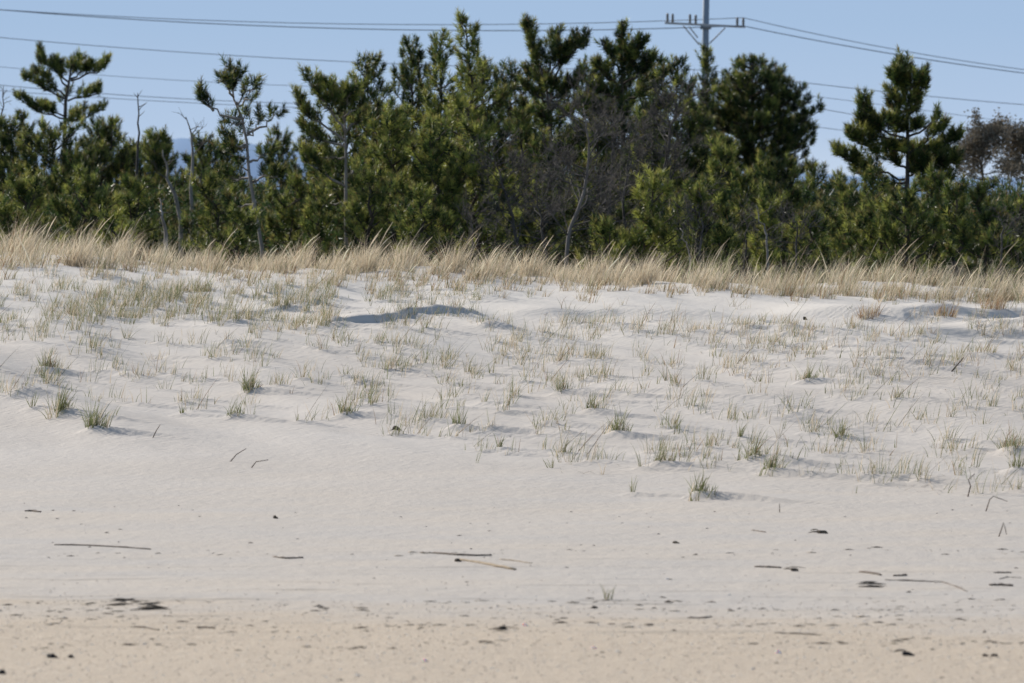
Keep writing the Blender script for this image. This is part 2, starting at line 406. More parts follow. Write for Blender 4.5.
class Tree:
    def __init__(s, tint): s.trk = MB(); s.lim = s.trk; s.P = []; s.D = []; s.L = []; s.T = []; s.tint = tint
    def shoot(s, p, d, L=None):
        s.P.append(p); s.D.append(d); s.L.append(L or random.uniform(.10, .20))
        s.T.append(s.tint + .04 + random.gauss(0, .34))
    def clothe(s, B, r, start=.35, den=1.0, tw=.30):
        """side twigs and shoots on the branch B"""
        Lb = np.linalg.norm(np.diff(B, axis=0), axis=1).sum()
        s.lim.tube(B, np.linspace(r, .006, len(B)), 4)
        nt_ = max(3, int(Lb * (1 - start) / .075 * den))
        for k in range(nt_):
            t = start + (1 - start) * (k + random.random()) / nt_
            p, d = along(B, t); d = d / np.linalg.norm(d)
            sd = np.cross(d, [0, 0, 1]); sd /= np.linalg.norm(sd) + 1e-9
            sg = 1 if k % 2 else -1
            L = tw * Lb * (1.15 - .7 * t) * random.uniform(.6, 1.2); L = min(max(L, .08), .5)
            T = curve(p, d * .6 + sd * sg * random.uniform(.3, 1) + np.array([0, 0, random.uniform(-.05, .4)]), L, .5, 3)
            if L > .12: s.lim.tube(T, [.006, .005, .004, .003], 3)
            q = 1 + int(L / .09)
            for j in range(q):
                pp, dd = along(T, 1 - j / q * .8); dd = dd / np.linalg.norm(dd)
                s.shoot(pp + np.array([random.gauss(0, .025) for _ in range(3)]), dd + np.array([random.gauss(0, .32), random.gauss(0, .32), .95 + random.gauss(0, .25)]))
        for _ in range(2):
            s.shoot(B[-1], (B[-1] - B[-2]) / np.linalg.norm(B[-1] - B[-2]) + np.array([random.gauss(0, .2), random.gauss(0, .2), .5]))
    def finish(s, loc, label, name='pine_tree', cat='pine tree', group=None, bark=None, m=40, nl=.105, nw=.0105):
        e = empty(name, loc, label, cat, group)
        s.trk.build('trunk', bark or M_bark, e)
        if s.P: link('crown', shoots_mesh('crown', s.P, s.D, s.L, s.T, m, nl, nw), M_needle, e)
        return e
def trunk_line(x, D, top, lean=0, wob=.06, n=9, xt=None):
    X = scl(x, D); z0 = float(ground(np.array([X]), np.array([float(D)]))[0]) - .08
    z1 = HC + (HOR - top) / F * D; Xt = scl(xt if xt is not None else x, D)
    P = []
    for i in range(n):
        t = i / (n - 1)
        P.append([X + (Xt - X) * t**.9 + (random.gauss(0, wob) if 0 < i < n - 1 else 0), D + (random.gauss(0, wob) if i else 0) + lean * t, z0 + (z1 - z0) * t])
    return np.array(P)
def pine(x, D, top, w, label, tint=.42, low=.12, xt=None, den=1.15, shape=.55, bark=None, tr=.05, leader=.0, wob=.06, nb=None, rise=.35, name='pine_tree', cat='pine tree', group='pines standing behind the dune', gap=.0, bw=.85):
    T = Tree(tint); TL = trunk_line(x, D, top + 13, xt=xt, wob=wob)
    H = TL[-1][2] - TL[0][2]; R = w / F * D * 1.25
    k = len(TL); T.trk.tube(TL, np.linspace(tr, .010, k), 7)
    n = nb or int(H * 12 * den); az = random.uniform(0, 6.28)
    for i in range(n):
        t = low + (1 - low) * (i + random.random() * .8) / n
        if gap and random.random() < gap: continue
        p, d = along(TL, t); az += 2.4 + random.gauss(0, .5)
        r = R * min(1, ((1 - t) / .72))**shape * (1 if t > low + .12 else .8)
        L = max(.16, r * random.uniform(.55, 1.12))
        dd = np.array([math.cos(az), math.sin(az) * bw, rise * random.uniform(.2, 1.5) + .35 * t])
        B = curve(p, dd, L, .45, 5, wob=.10)
        T.clothe(B, .008 + .018 * L, start=.15 if L > .5 else .02, den=1.0, tw=.36)
    for j in range(5):
        p, d = along(TL, 1 - j * .02 - leader * .1 * j)
        T.shoot(p, [random.gauss(0, .25), random.gauss(0, .25), 1], .16)
    return T.finish(TL[0] * [1, 1, 1], label, name, cat, group, bark)
def hero_pine(tr_px, D, branches, label, tint=.4, tr=.06, th=1.0, depth_n=0, bark=None, top=True, extra_w=40):
    """a pine whose main boughs follow the ones seen; each bough is also given depth"""
    T = Tree(tint); P = []
    for i, (x, y) in enumerate(tr_px): P.append(pix2w(x, y + 7, D + (i and random.gauss(0, .05))))
    P[0][2] = float(ground(P[0][0:1], P[0][1:2])[0]) - .08; P = np.array(P)
    T.trk.tube(P, np.linspace(tr, .012, len(P)), 7)
    for br in branches:
        pts, start = br[0], br[1]; dy = br[2] if len(br) > 2 else random.uniform(-.5, .5); tw = br[3] if len(br) > 3 else .30
        Q_ = np.array([pix2w(x, y + 7, D + dy * (i / (len(pts) - 1))) for i, (x, y) in enumerate(pts)])
        tt = np.linspace(0, 1, 8); Q_ = np.array([along(Q_, t)[0] for t in tt]); Q_[1:-1] += RS.randn(6, 3) * .02
        T.clothe(Q_, .022, start=start, den=1.9 * th, tw=tw)
    for k in range(depth_n):
        t = random.uniform(.35, .93); p, d = along(P, t); az = random.choice([-1, 1]) * (1.57 + random.gauss(0, .45))
        L = extra_w / F * D * (1.2 - t) * random.uniform(.6, 1.2)
        T.clothe(curve(p, [math.cos(az), math.sin(az), .35], L, .45), .015, start=.25)
    if top:
        for j in range(6): T.shoot(along(P, 1 - j * .015)[0], [random.gauss(0, .3), random.gauss(0, .3), 1])
    return T.finish(P[0], label, group='pines standing behind the dune', bark=bark)

# tall flat-topped pine, far left
hero_pine([(66,262),(66,180),(65,130),(66,95),(70,72),(72,56)], 125, [
  ([(70,76),(58,64),(47,56),(40,46)], .15), ([(70,72),(76,60),(80,52)], .1), ([(71,74),(88,68),(100,66),(107,56)], .15),
  ([(68,80),(60,66),(58,56)], .2), ([(71,72),(86,62),(92,60)], .1), ([(66,92),(50,84),(36,76),(26,73)], .15), ([(66,90),(52,78),(44,70),(37,67)], .25),
  ([(68,94),(84,90),(96,88),(99,83)], .1), ([(66,112),(50,108),(34,102),(19,92)], .15), ([(66,110),(52,103),(42,100)], .3), ([(66,112),(76,108),(84,104)], .1),
  ([(66,114),(84,112),(96,106),(103,102)], .35, 0, .2), ([(67,112),(74,114),(82,112)], .2)],
  'tall flat-topped pine with layered needle pads, rising alone above the trees at the far left', .45, .075, 1.15, 5, extra_w=28)
# slender crooked pine with tufted ends
hero_pine([(263,262),(262,240),(255,200),(249,165),(247,135),(242,110),(234,92),(232,74)], 86, [
  ([(234,90),(229,80),(224,72)], .1), ([(233,84),(236,74),(241,70)], .1), ([(232,78),(231,66),(231,62)], .0), ([(236,96),(246,86),(256,80)], .45), ([(238,98),(246,94),(252,92)], .4),
  ([(244,112),(226,110),(212,101),(202,92)], .62, 0, .22), ([(214,104),(208,100),(202,92),(201,86)], .3, 0, .3), ([(244,116),(234,118),(228,116)], .2),
  ([(247,128),(255,124),(258,110)], .55, 0, .2), ([(247,126),(262,122),(270,112),(279,108)], .55, 0, .22), ([(247,140),(232,136),(224,128)], .3), ([(248,138),(238,142),(228,140)], .25),
  ([(249,150),(236,150),(222,146)], .4), ([(250,155),(262,150),(272,146)], .4), ([(252,170),(236,172),(225,170)], .3), ([(253,175),(268,170),(280,168)], .3), ([(256,195),(240,200),(228,198)],.4)],
  'slender crooked pine with a bare grey leaning trunk, left of the thick grove', .30, .034, .95, 3, bark=M_pale, extra_w=26)
# pine with swept left boughs and thin bare stem
hero_pine([(347,262),(346,200),(346,150),(345,110),(344,82)], 92, [
  ([(346,128),(336,110),(322,92),(309,74)], .25), ([(345,115),(336,98),(326,84),(322,78)], .2), ([(346,135),(326,118),(308,108),(298,92)], .35, 0, .25), ([(346,105),(342,90),(334,82)], .1),
  ([(346,140),(330,135),(312,128),(303,120)], .3), ([(346,150),(330,152),(318,150)], .2), ([(345,110),(354,98),(356,88)], .2), ([(345,100),(350,88),(352,84)], .1), ([(346,125),(360,115),(366,108)], .2),
  ([(346,180),(330,172),(312,160),(304,145)], .3), ([(346,170),(362,160),(370,150)], .3), ([(346,200),(328,196),(312,190)], .3), ([(346,205),(362,200),(374,190)], .3)],
  'pine with a thin pale stem and upswept left boughs, left end of the grove', .42, .036, 1.1, 6, bark=M_pale)
# leaning pine with three knobbly tops
hero_pine([(560,262),(556,200),(552,140),(548,95),(546,70)], 99, [
  ([(548,80),(540,58),(532,40),(528,22)], .2), ([(547,70),(550,50),(556,28)], .25), ([(548,78),(562,60),(574,45),(582,33)], .25), ([(547,85),(536,72),(530,62)], .1), ([(548,75),(556,56),(565,42)], .3),
  ([(549,95),(534,88),(524,78)], .1), ([(549,95),(566,82),(580,70)], .1), ([(550,110),(532,108),(520,98)], .1), ([(550,115),(572,105),(588,92)], .1), ([(552,140),(530,132),(514,122)], .2), ([(552,145),(575,138),(594,124)], .2)],
  'dark pine forking into three knobbly upswept tops, left of the dead thicket', .30, .06, 1.3, 10)
hero_pine([(624,262),(624,200),(623,140),(622,90),(622,60),(622,36)], 98, [
  ([(622,60),(622,40),(622,24)], .2), ([(622,68),(612,52),(606,40)], .2), ([(622,66),(634,50),(642,36)], .2), ([(622,80),(606,70),(598,58)], .15), ([(622,78),(642,64),(652,54)], .15), ([(622,90),(604,88),(590,80)], .1),
  ([(622,95),(645,84),(662,70)], .15), ([(622,72),(630,60),(632,48)], .1), ([(623,115),(600,108),(586,98)], .15), ([(623,120),(648,110),(670,98)], .15), ([(623,145),(600,140),(584,130)], .2), ([(623,150),(650,142),(672,128)], .2)],
  'tall dark pine with a pointed top spike, directly behind the dead grey thicket', .33, .06, 1.35, 12)
# pine on the right with open boughs
hero_pine([(908,262),(908,220),(907,180),(908,145),(907,110),(904,80),(902,62)], 94, [
  ([(903,72),(902,60),(901,54)], .0, 0), ([(904,88),(896,76),(890,70)], .0), ([(904,92),(914,78),(922,70)], .0), ([(904,84),(898,74),(897,66)], .0), ([(905,98),(893,92),(888,84)], .0), ([(905,100),(918,90),(925,80)], .0),
  ([(905,104),(896,104),(890,98)], .0), ([(906,112),(896,116),(890,112)], .0), ([(907,108),(914,104),(918,96)], .0), ([(907,122),(896,124),(892,118)], .0),
  ([(907,132),(888,126),(872,118),(862,96)], .3), ([(907,134),(884,130),(868,128),(860,116)], .3), ([(908,136),(880,138),(862,138),(852,130)], .35), ([(907,140),(890,144),(876,146)], .3),
  ([(907,130),(920,124),(930,116),(938,110)], .72, 0, .2), ([(908,146),(924,138),(936,126),(940,122)], .4), ([(908,150),(930,146),(950,138),(956,132)], .25), ([(908,155),(934,156),(950,150)], .2), ([(908,160),(930,164),(944,162)], .2),
  ([(908,172),(884,168),(858,160),(838,148)], .35), ([(908,152),(925,148),(938,146)], .1), ([(908,162),(895,156),(884,152)], .1), ([(908,165),(932,160),(955,156)], .15), ([(908,185),(930,180),(950,172)], .1), ([(908,145),(898,140),(890,138)], .0), ([(907,126),(914,122),(920,120)], .0), ([(908,150),(914,146),(918,144)], .0), ([(908,165),(916,158),(924,152)], .0), ([(908,176),(890,176),(872,170),(856,166)], .4), ([(908,170),(916,164),(924,170)], .1), ([(908,180),(896,184),(880,184)], .3)],
  'pine with a dense pointed top over open boughs, alone against the right-hand sky', .40, .055, 1.6, 8, extra_w=26)
# broad cone pine far back, by the pole
def _cone():
    T = Tree(.30); D = 142; P = trunk_line(752, D, 62, xt=752, wob=.05); T.trk.tube(P, np.linspace(.10, .012, len(P)), 7)
    rows = [(58,14),(66,24),(76,34),(86,42),(97,50),(108,56),(119,64),(130,78),(142,78),(154,70),(168,62),(184,60),(200,60)]
    for (yy, w) in rows:
        t = (P[-1][2] - P[0][2]); z = HC + (HOR - yy - 8) / F * D; tt = (z - P[0][2]) / t - .01
        for k in range(10 if w > 30 else 6):
            p, d = along(P, min(tt + random.uniform(-.012, .012), .99)); az = 6.283 * k / 10 + random.uniform(0, .6)
            L = w / F * D * random.uniform(.70, 1.08)
            T.clothe(curve(p, [math.cos(az), math.sin(az), .12], L, .42, wob=.05), .03, start=.3, den=.8, tw=.26)
    for j in range(6): T.shoot(P[-1], [random.gauss(0, .3), random.gauss(0, .3), 1])
    T.finish(P[0], 'broad cone-shaped dark pine farthest back, just right of the utility pole', group='pines standing behind the dune', nl=.13, nw=.012)
_cone()
PINES = [ # x, D, top, halfwidth, tint, kwargs, label
 (706,132,42,17,.30,dict(shape=.5),'narrow dark pine top standing right in front of the utility pole'),
 (690,128,72,16,.30,{},'small dark pine top just left of the utility pole'),
 (-45,112,110,50,.38,{},'pine just outside the left edge of the photo'),
 (10,106,118,52,.40,dict(shape=.28),'flat-crowned pine at the left edge beneath the dead twig'),
 (52,101,126,50,.36,dict(shape=.28),'dark pine right below the tall flat-topped one'),
 (103,110,120,46,.38,dict(shape=.28),'flat-crowned pine between the tall flat-topped one and the bare snag'),
 (163,112,128,26,.46,dict(shape=.35,low=.55,bark=M_pale,xt=156),'pine with a rounded pad on a bare leaning trunk, right of the snag'),
 (25,88,176,44,.48,{},'low bright green pine at the far left behind the dune grass'),
 (84,90,166,40,.46,{},'low bushy pine under the tall flat-topped one'),
 (132,92,172,36,.52,{},'low yellow-green pine below the bare snag'),
 (112,84,208,26,.56,{},'tiny pine seedling bush just behind the grass on the left'),
 (200,108,126,18,.36,dict(gap=.3,low=.3),'thin ragged pine beside the forked dead stem'),
 (212,95,168,32,.40,{},'low dull green pine left of the slender crooked one'),
 (278,118,122,30,.30,dict(shape=.5),'round-headed dark pine behind the slender crooked one'),
 (290,95,172,36,.50,{},'low yellow-green pine right of the slender crooked one'),
 (240,83,205,28,.48,{},'small bushy pine at the foot of the slender crooked one'),
 (320,86,196,30,.46,{},'small bushy pine at the foot of the pale thin stem'),
 (384,94,52,38,.42,dict(xt=368,shape=.35),'pine leaning left with a single curled top, left shoulder of the grove'),
 (410,99,36,36,.38,dict(shape=.42),'pine with a two-knobbed top in the left half of the grove'),
 (440,91,30,34,.55,dict(shape=.5,leader=.6),'yellow-tipped pine next to the tallest spire'),
 (466,88,14,40,.62,dict(shape=.85,leader=1.2),'yellow-green pine carrying the tallest thin spire of the grove'),
 (392,86,104,42,.52,dict(shape=.35),'bright middle-height pine in the left front of the grove'),
 (432,85,120,42,.54,dict(shape=.35),'bright middle-height pine below the yellow-tipped one'),
 (366,84,165,34,.50,{},'low bushy pine at the left front corner of the grove'),
 (420,82,185,34,.50,{},'low bushy pine in the middle front of the grove'),
 (474,86,118,34,.50,{},'middle-height pine directly below the tall spire'),
 (484,102,60,40,.34,dict(shape=.3),'dark pine behind and right of the tall spire'),
 (512,104,62,40,.30,dict(shape=.3),'dark blunt-topped pine between the spire and the three-topped one'),
 (524,96,104,30,.36,dict(shape=.5),'dull pine below the blunt-topped one'),
 (592,108,62,42,.28,dict(shape=.3),'dark pine filling behind the two dead grey trees'),
 (654,102,50,28,.32,dict(shape=.4),'dark pine top with two knobs left of the pole'),
 (678,100,54,26,.32,dict(shape=.45),'dark ragged pine nearest the pole on its left'),
 (645,96,110,40,.30,{},'shaded pine behind the right-hand dead grey tree'),
 (598,94,120,40,.28,{},'shaded pine behind the left-hand dead grey tree'),
 (546,92,132,34,.32,{},'shaded pine left of the curved grey trunk'),
 (655,81,170,44,.68,dict(den=1.15,shape=.55),'bright yellow-green young pine in front of the dead thicket'),
 (606,79.5,214,26,.70,dict(shape=.5),'smallest yellow-green pine low beside the curved grey trunk'),
 (700,84,178,34,.46,{},'green young pine right of the bright yellow-green one'),
 (718,90,138,28,.48,dict(leader=.5),'pointed green pine below the utility pole'),
 (742,92,170,34,.40,{},'low green pine under the broad cone-shaped one, left side'),
 (782,96,156,34,.38,{},'low dull pine under the broad cone-shaped one, right side'),
 (771,81,188,16,.60,dict(leader=1.0),'narrow young pine with a pale upright shoot'),
 (722,80,222,24,.48,{},'knee-high pine bush behind the grass below the pole'),
 (815,104,158,32,.32,{},'dark low pine at the right foot of the broad cone-shaped one'),
 (872,87,166,34,.44,{},'bushy pine left of the trunk of the open-boughed one'),
 (908,84,184,40,.46,{},'bushy pine hiding the trunk foot of the open-boughed one'),
 (845,92,178,30,.44,{},'low pine left below the open-boughed one'),
 (880,86,196,34,.46,{},'low bushy pine at the foot of the open-boughed one'),
 (812,82,208,30,.36,{},'low dark bush pine left of centre in the right-hand gap'),
 (936,88,168,34,.42,{},'low bushy pine right at the foot of the open-boughed one'),
 (955,83,180,12,.40,dict(leader=1.4,low=.3),'thin young pine with a red-brown leader, right of the open-boughed one'),
 (985,92,178,34,.44,{},'low pine beneath the grey-leaved tree at the right'),
 (1020,86,196,34,.36,{},'low dark pine at the right edge'),
 (312,112,124,36,.34,{},'dark round pine filling behind the pine with swept-up left boughs'),
 (335,106,146,36,.40,{},'mid-green pine low behind the pale thin stem'),
 (228,112,134,26,.34,{},'hazy dark pine directly behind the slender crooked one'),
 (182,104,170,30,.40,{},'low pine at the foot of the two dead grey stems'),
 (70,100,150,44,.40,{},'middle-height dark pine under the tall flat-topped one'),
 (700,100,112,26,.34,{},'dark pine filling the space directly under the utility pole'),
 (722,104,130,30,.32,{},'dark pine right behind the pointed green one below the pole'),
 (842,108,168,30,.34,{},'dark low pine in the gap left of the open-boughed one'),
 (460,100,90,34,.40,{},'dark pine filling behind the tall yellow-green spire'),
 (385,100,96,34,.40,{},'dark pine filling behind the left shoulder of the grove'),
 (552,106,70,40,.32,dict(shape=.3),'dark broad pine directly behind the three-topped one'),
 (624,106,70,42,.32,dict(shape=.3),'dark broad pine directly behind the one with a pointed spike'),
 (350,102,100,38,.36,dict(shape=.35),'dark pine directly behind the pale thin stem'),
 (140,118,138,44,.34,dict(shape=.3),'far dull pine behind the bare snag'),
 (208,118,140,36,.32,dict(shape=.3),'far dull pine right of the forked dead stem'),
 (764,98,152,34,.36,{},'mid-green pine hiding the foot of the broad cone-shaped one'),
 (1075,98,150,46,.36,{},'pine just outside the right edge of the photo'),
]
for (x, D, top, w, tint, kw, lab) in PINES: pine(x, D, top, w, lab, tint=tint, **kw)

# ------------------------------------------------------------------ dead and bare trees
def twigs(mb, p, d, L, r, depth, rs, ends=None, up=.12, spread=.75, wob=.16, nchild=(3, 5)):
    B = curve(p, d, L, up, 5, rs, wob)
    k = 5 if depth > 2 else 3
    mb.tube(B, np.linspace(r, r * .45, len(B)), k)
    if depth == 0:
        if ends is not None: ends.append((B[-1], B[-1] - B[-2])); ends.append((B[2], B[3] - B[2]))
        return
    for c in range(rs.randint(*nchild)):
        t = rs.uniform(.25, 1); q, dd = along(B, t); dd = dd / np.linalg.norm(dd)
        nd = dd + np.array([rs.gauss(0, spread), rs.gauss(0, spread), rs.gauss(0, spread * .8) + .15])
        twigs(mb, q, nd / np.linalg.norm(nd), L * rs.uniform(.45, .72), max(r * .45 * (1.1 - .3 * t), .0035), depth - 1, rs, ends, up, spread, wob, nchild)
def dead_tree(tr_px, D, n, L, label, seed, r=.05, depth=3, bark=None, name='dead_tree', cat='dead tree', spread=.7, t0=.15, group=None, leaves=None, nchild=(3, 5)):
    rs = random.Random(seed); P = np.array([pix2w(x, y, D + (rs.gauss(0, .06) if i else 0)) for i, (x, y) in enumerate(tr_px)])
    P[0][2] = float(ground(P[0][0:1], P[0][1:2])[0]) - .08
    P = np.array([along(P, t)[0] for t in np.linspace(0, 1, 12)]); P[1:-1] += RS.randn(10, 3) * .015
    e = empty(name, P[0], label, cat, group); a = MB(); a.tube(P, np.linspace(r, max(r * .2, .006), 12), 7)
    a.build('trunk', bark or M_twig, e); b = MB(); ends = []
    for i in range(n):
        t = t0 + (1 - t0) * (i + rs.random()) / n; p, d = along(P, t); az = rs.uniform(0, 6.283)
        twigs(b, p, np.array([math.cos(az), math.sin(az), rs.uniform(.1, 1.1)]), L * (1.15 - .6 * t) * rs.uniform(.6, 1.2), r * .4 * (1.1 - .6 * t), depth, rs, ends, spread=spread, nchild=nchild)
    b.build('branches', M_twig, e)
    if leaves:
        k, c1, c2, sz = leaves
        q = np.array([x[0] for x in ends]); q = np.repeat(q, k, 0) + RS.randn(len(q) * k, 3) * .07
        n_ = len(q); A = RS.randn(n_, 3); A /= np.linalg.norm(A, axis=1)[:, None]; Bv = np.cross(A, RS.randn(n_, 3)); Bv /= np.linalg.norm(Bv, axis=1)[:, None]
        V = np.stack([q - A * sz, q + Bv * sz * .5, q + A * sz, q - Bv * sz * .5], 1).reshape(-1, 3)
        f = RS.rand(n_, 1); c = np.repeat(np.array(c1) * (1 - f) + np.array(c2) * f, 4, 0)
        link('crown', np_mesh('crown', V, np.arange(len(V)), 4, col=c), M_leaf, e)
    return e
dead_tree([(567,262),(566,244),(572,225),(582,198),(588,170),(589,145),(587,122),(583,104)], 80.5, 26, .75, 'leafless grey tree with a curved pale trunk, left one of the dead pair', 3, .034, 3, bark=M_greyb, spread=.62)
dead_tree([(664,262),(662,220),(664,180),(668,140),(674,118),(682,98)], 88, 28, .75, 'leafless dark twiggy tree, right one of the dead pair left of the pole', 8, .04, 3, spread=.6)
dead_tree([(520,262),(516,230),(508,200),(500,170),(492,148)], 84, 20, .65, 'low leafless twiggy bush at the left side of the thicket', 5, .03, 3, spread=.6)
dead_tree([(548,262),(545,235),(540,210),(536,180)], 82, 16, .55, 'low leafless grey bush between the two larger dead shrubs', 15, .025, 3, spread=.65)
dead_tree([(628,262),(626,235),(624,200),(628,160),(630,130)], 90, 20, .7, 'leafless grey bush behind the bright young pine', 17, .03, 3, spread=.6)
dead_tree([(605,262),(606,235),(610,200),(612,150),(612,110)], 91, 18, .7, 'tall thin leafless grey bush between the dead pair', 19, .03, 3, spread=.6)
dead_tree([(138,262),(138,200),(137,150),(139,120),(138,93)], 106, 7, .35, 'thin bare snag poking above the pines on the left', 21, .04, 0, spread=.4, t0=.72, name='dead_snag', cat='dead tree')
dead_tree([(192,262),(192,210),(191,160),(192,140),(186,117)], 100, 6, .5, 'dead grey stem with a forked broken top left of the crooked pine', 22, .045, 1, bark=M_pale, spread=.4, t0=.55, name='dead_snag', cat='dead tree')
dead_tree([(184,262),(178,205),(170,182),(166,165),(163,150)], 97, 5, .3, 'dead grey stem leaning left, beside the forked one', 27, .045, 0, bark=M_pale, spread=.4, t0=.4, name='dead_snag', cat='dead tree')
dead_tree([(168,262),(166,235),(163,215),(160,198)], 82, 4, .2, 'short whitish broken stem just behind the grass on the left', 23, .04, 0, bark=M_pale, t0=.4, name='dead_snag', cat='dead tree')
dead_tree([(2,262),(3,180),(1,120),(4,86)], 112, 7, .3, 'bare dead treetop at the very left edge', 24, .035, 1, t0=.75, name='dead_snag', cat='dead tree')
dead_tree([(766,262),(768,240),(762,225),(756,205)], 80, 7, .35, 'short bleached dead branch standing behind the grass below the cone-shaped pine', 25, .02, 1, bark=M_pale, t0=.3, name='dead_snag', cat='dead tree')
dead_tree([(690,262),(688,250),(684,240),(680,228)], 76, 4, .2, 'small bleached twig sticking out of the dune grass', 26, .012, 1, bark=M_pale, t0=.3, name='dead_snag', cat='dead tree')
for (x, D, top, s, lab) in [(980,150,130,31,'round-headed grey-brown leafy tree behind the right-hand pines'), (1024,152,132,32,'grey-brown leafy tree at the right edge, behind its round-headed neighbour')]:
    dead_tree([(x + 8,262),(x + 5,200),(x + 2,170),(x,top + 8)], D, 22, 1.0, lab, s, .07, 2, spread=.55, t0=.50, name='broadleaf_tree', cat='tree', leaves=(9, (.17,.155,.115), (.30,.25,.19), .045))
for (x, D, s, lab) in [(700,79,41,'low grey twiggy bush behind the grass, left of the bleached dead branch'), (745,82,42,'low grey twiggy bush right of the knee-high pine bush'), (795,80,43,'low grey twiggy bush behind the grass right of the bleached dead branch'), (1000,80,45,'low grey twiggy bush near the right edge'), (470,79,46,'low grey twiggy bush at the left foot of the thicket')]:
    dead_tree([(x,262),(x+1,245),(x+3,225),(x-2,212)], D, 12, .45, lab, s, .018, 2, spread=.65, name='bare_bush', cat='bush', nchild=(3,6))
# evergreen thicket that closes the view under the crowns
def thicket():
    P = []; Dr = []; L = []; T = []
    for i in range(15000):
        D = random.uniform(96, 135); x = random.uniform(-250, 1280)
        X = scl(x, D); gz = .45
        hmax = HC + (HOR - (196 + 14 * perlin(np.array([x / 40.]), np.array([D / 9.]))[0] * 2)) / F * D - gz
        h = hmax * random.random()**.7
        P.append((X, D, gz + h)); Dr.append((random.gauss(0, .5), random.gauss(0, .5), 1)); L.append(.2); T.append(random.gauss(.22, .12))
    o = link('evergreen_undergrowth', shoots_mesh('undergrowth', P, Dr, L, T, 16, .17, .020), M_needle)
    tag(o, 'dark evergreen undergrowth filling the gaps low between the pine trunks', 'undergrowth', kind='stuff')
thicket()

# ------------------------------------------------------------------ grass
def blades(B, L, az, th0, thc, w, col, seg=4, head=None):
    n = len(B); B = np.array(B, float); L, az, th0, thc, w = [np.broadcast_to(np.asarray(a, float), (n,)) for a in (L, az, th0, thc, w)]
    P = [B]; d = np.stack([np.cos(az), np.sin(az)], -1)
    for j in range(seg):
        th = th0 + thc * ((j + .5) / seg)**1.5
        st = (L / seg)[:, None]
        P.append(P[-1] + np.concatenate([d * np.sin(th)[:, None], np.cos(th)[:, None]], 1) * st)
    fa = RS.rand(n) * 3.14; sd = np.stack([np.cos(fa), np.sin(fa) * .4, np.zeros(n)], -1)
    prof = head if head is not None else [1, .95, .8, .55, .12, .1][:seg] + [.10]
    V = np.stack([np.stack([P[j] - sd * (w * prof[j] * .5)[:, None], P[j] + sd * (w * prof[j] * .5)[:, None]], 1) for j in range(seg + 1)], 1)
    V = V.reshape(n, -1, 3)
    q = np.array([[2 * j, 2 * j + 1, 2 * j + 3, 2 * j + 2] for j in range(seg)])
    Fq = (np.arange(n)[:, None, None] * (2 * (seg + 1)) + q[None]).reshape(-1, 4)
    C = np.repeat(np.array(col, float)[:, None], 2 * (seg + 1), 1)
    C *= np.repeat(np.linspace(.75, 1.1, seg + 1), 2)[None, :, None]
    return V.reshape(-1, 3), Fq, C.reshape(-1, 3)
class Grass:
    def __init__(s): s.V = []; s.F = []; s.C = []; s.n = 0
    def add(s, *a, **k):
        V, Fq, C = blades(*a, **k); s.V.append(V); s.F.append(Fq + s.n); s.C.append(C); s.n += len(V)
    def build(s, name, org=(0, 0, 0)):
        o = link(name, np_mesh(name, np.concatenate(s.V) - np.array(org), np.concatenate(s.F), 4, col=np.concatenate(s.C)), M_grass)
        o.location = org; return o
straw = np.array([.63, .52, .37]); straw2 = np.array([.76, .65, .48]); olive = np.array([.19, .205, .095]); brown = np.array([.30, .185, .10]); grey = np.array([.50, .45, .35])
def cols(n, palette, wts):
    k = RS.choice(len(palette), n, p=np.array(wts) / sum(wts)); c = np.array(palette)[k]
    return np.clip(c * (1 + RS.randn(n, 1) * .18), .02, .9)
def tuft(G, W, size, n, green=.6, r=.05, w=.0058, red=0):
    a = RS.rand(n) * 6.283; rr = r * np.sqrt(RS.rand(n))
    B = np.stack([W[0] + rr * np.cos(a), W[1] + rr * np.sin(a), np.zeros(n)], -1); B[:, 2] = ground(B[:, 0], B[:, 1]) - .01
    G.add(B, size * (.35 + .75 * RS.rand(n)), np.where(RS.rand(n) < .45, RS.randn(n) * .6, a + RS.randn(n) * .5), np.abs(RS.randn(n)) * .24 + .04, np.abs(RS.randn(n)) * .6, w * (.7 + .6 * RS.rand(n)),
          cols(n, [olive, straw, grey, brown], [green + .01, (1 - green) * .9, .22, .05 + red]))
# countable tufts low on the slope
for h, W in zip(hero, heroW):
    W = onground(W); G = Grass(); tuft(G, W, h[2], int(h[3] * 1.7), .95, .045 if h[3] > 12 else .02, .0056)
    if h[3] > 12: tuft(G, W + [.03, -.04, 0], h[2] * .45, int(h[3] * 2), .9, .075, .0056)
    if h[3] > 16:
        for k in range(2): tuft(G, onground(W + np.array([random.uniform(-.10, .10), random.uniform(-.25, .25), 0])), h[2] * .75, int(h[3] * .5), .65, .04)
    o = G.build('grass_tuft', W); tag(o, h[4], 'grass tuft', 'beach grass tufts low on the dune slope')
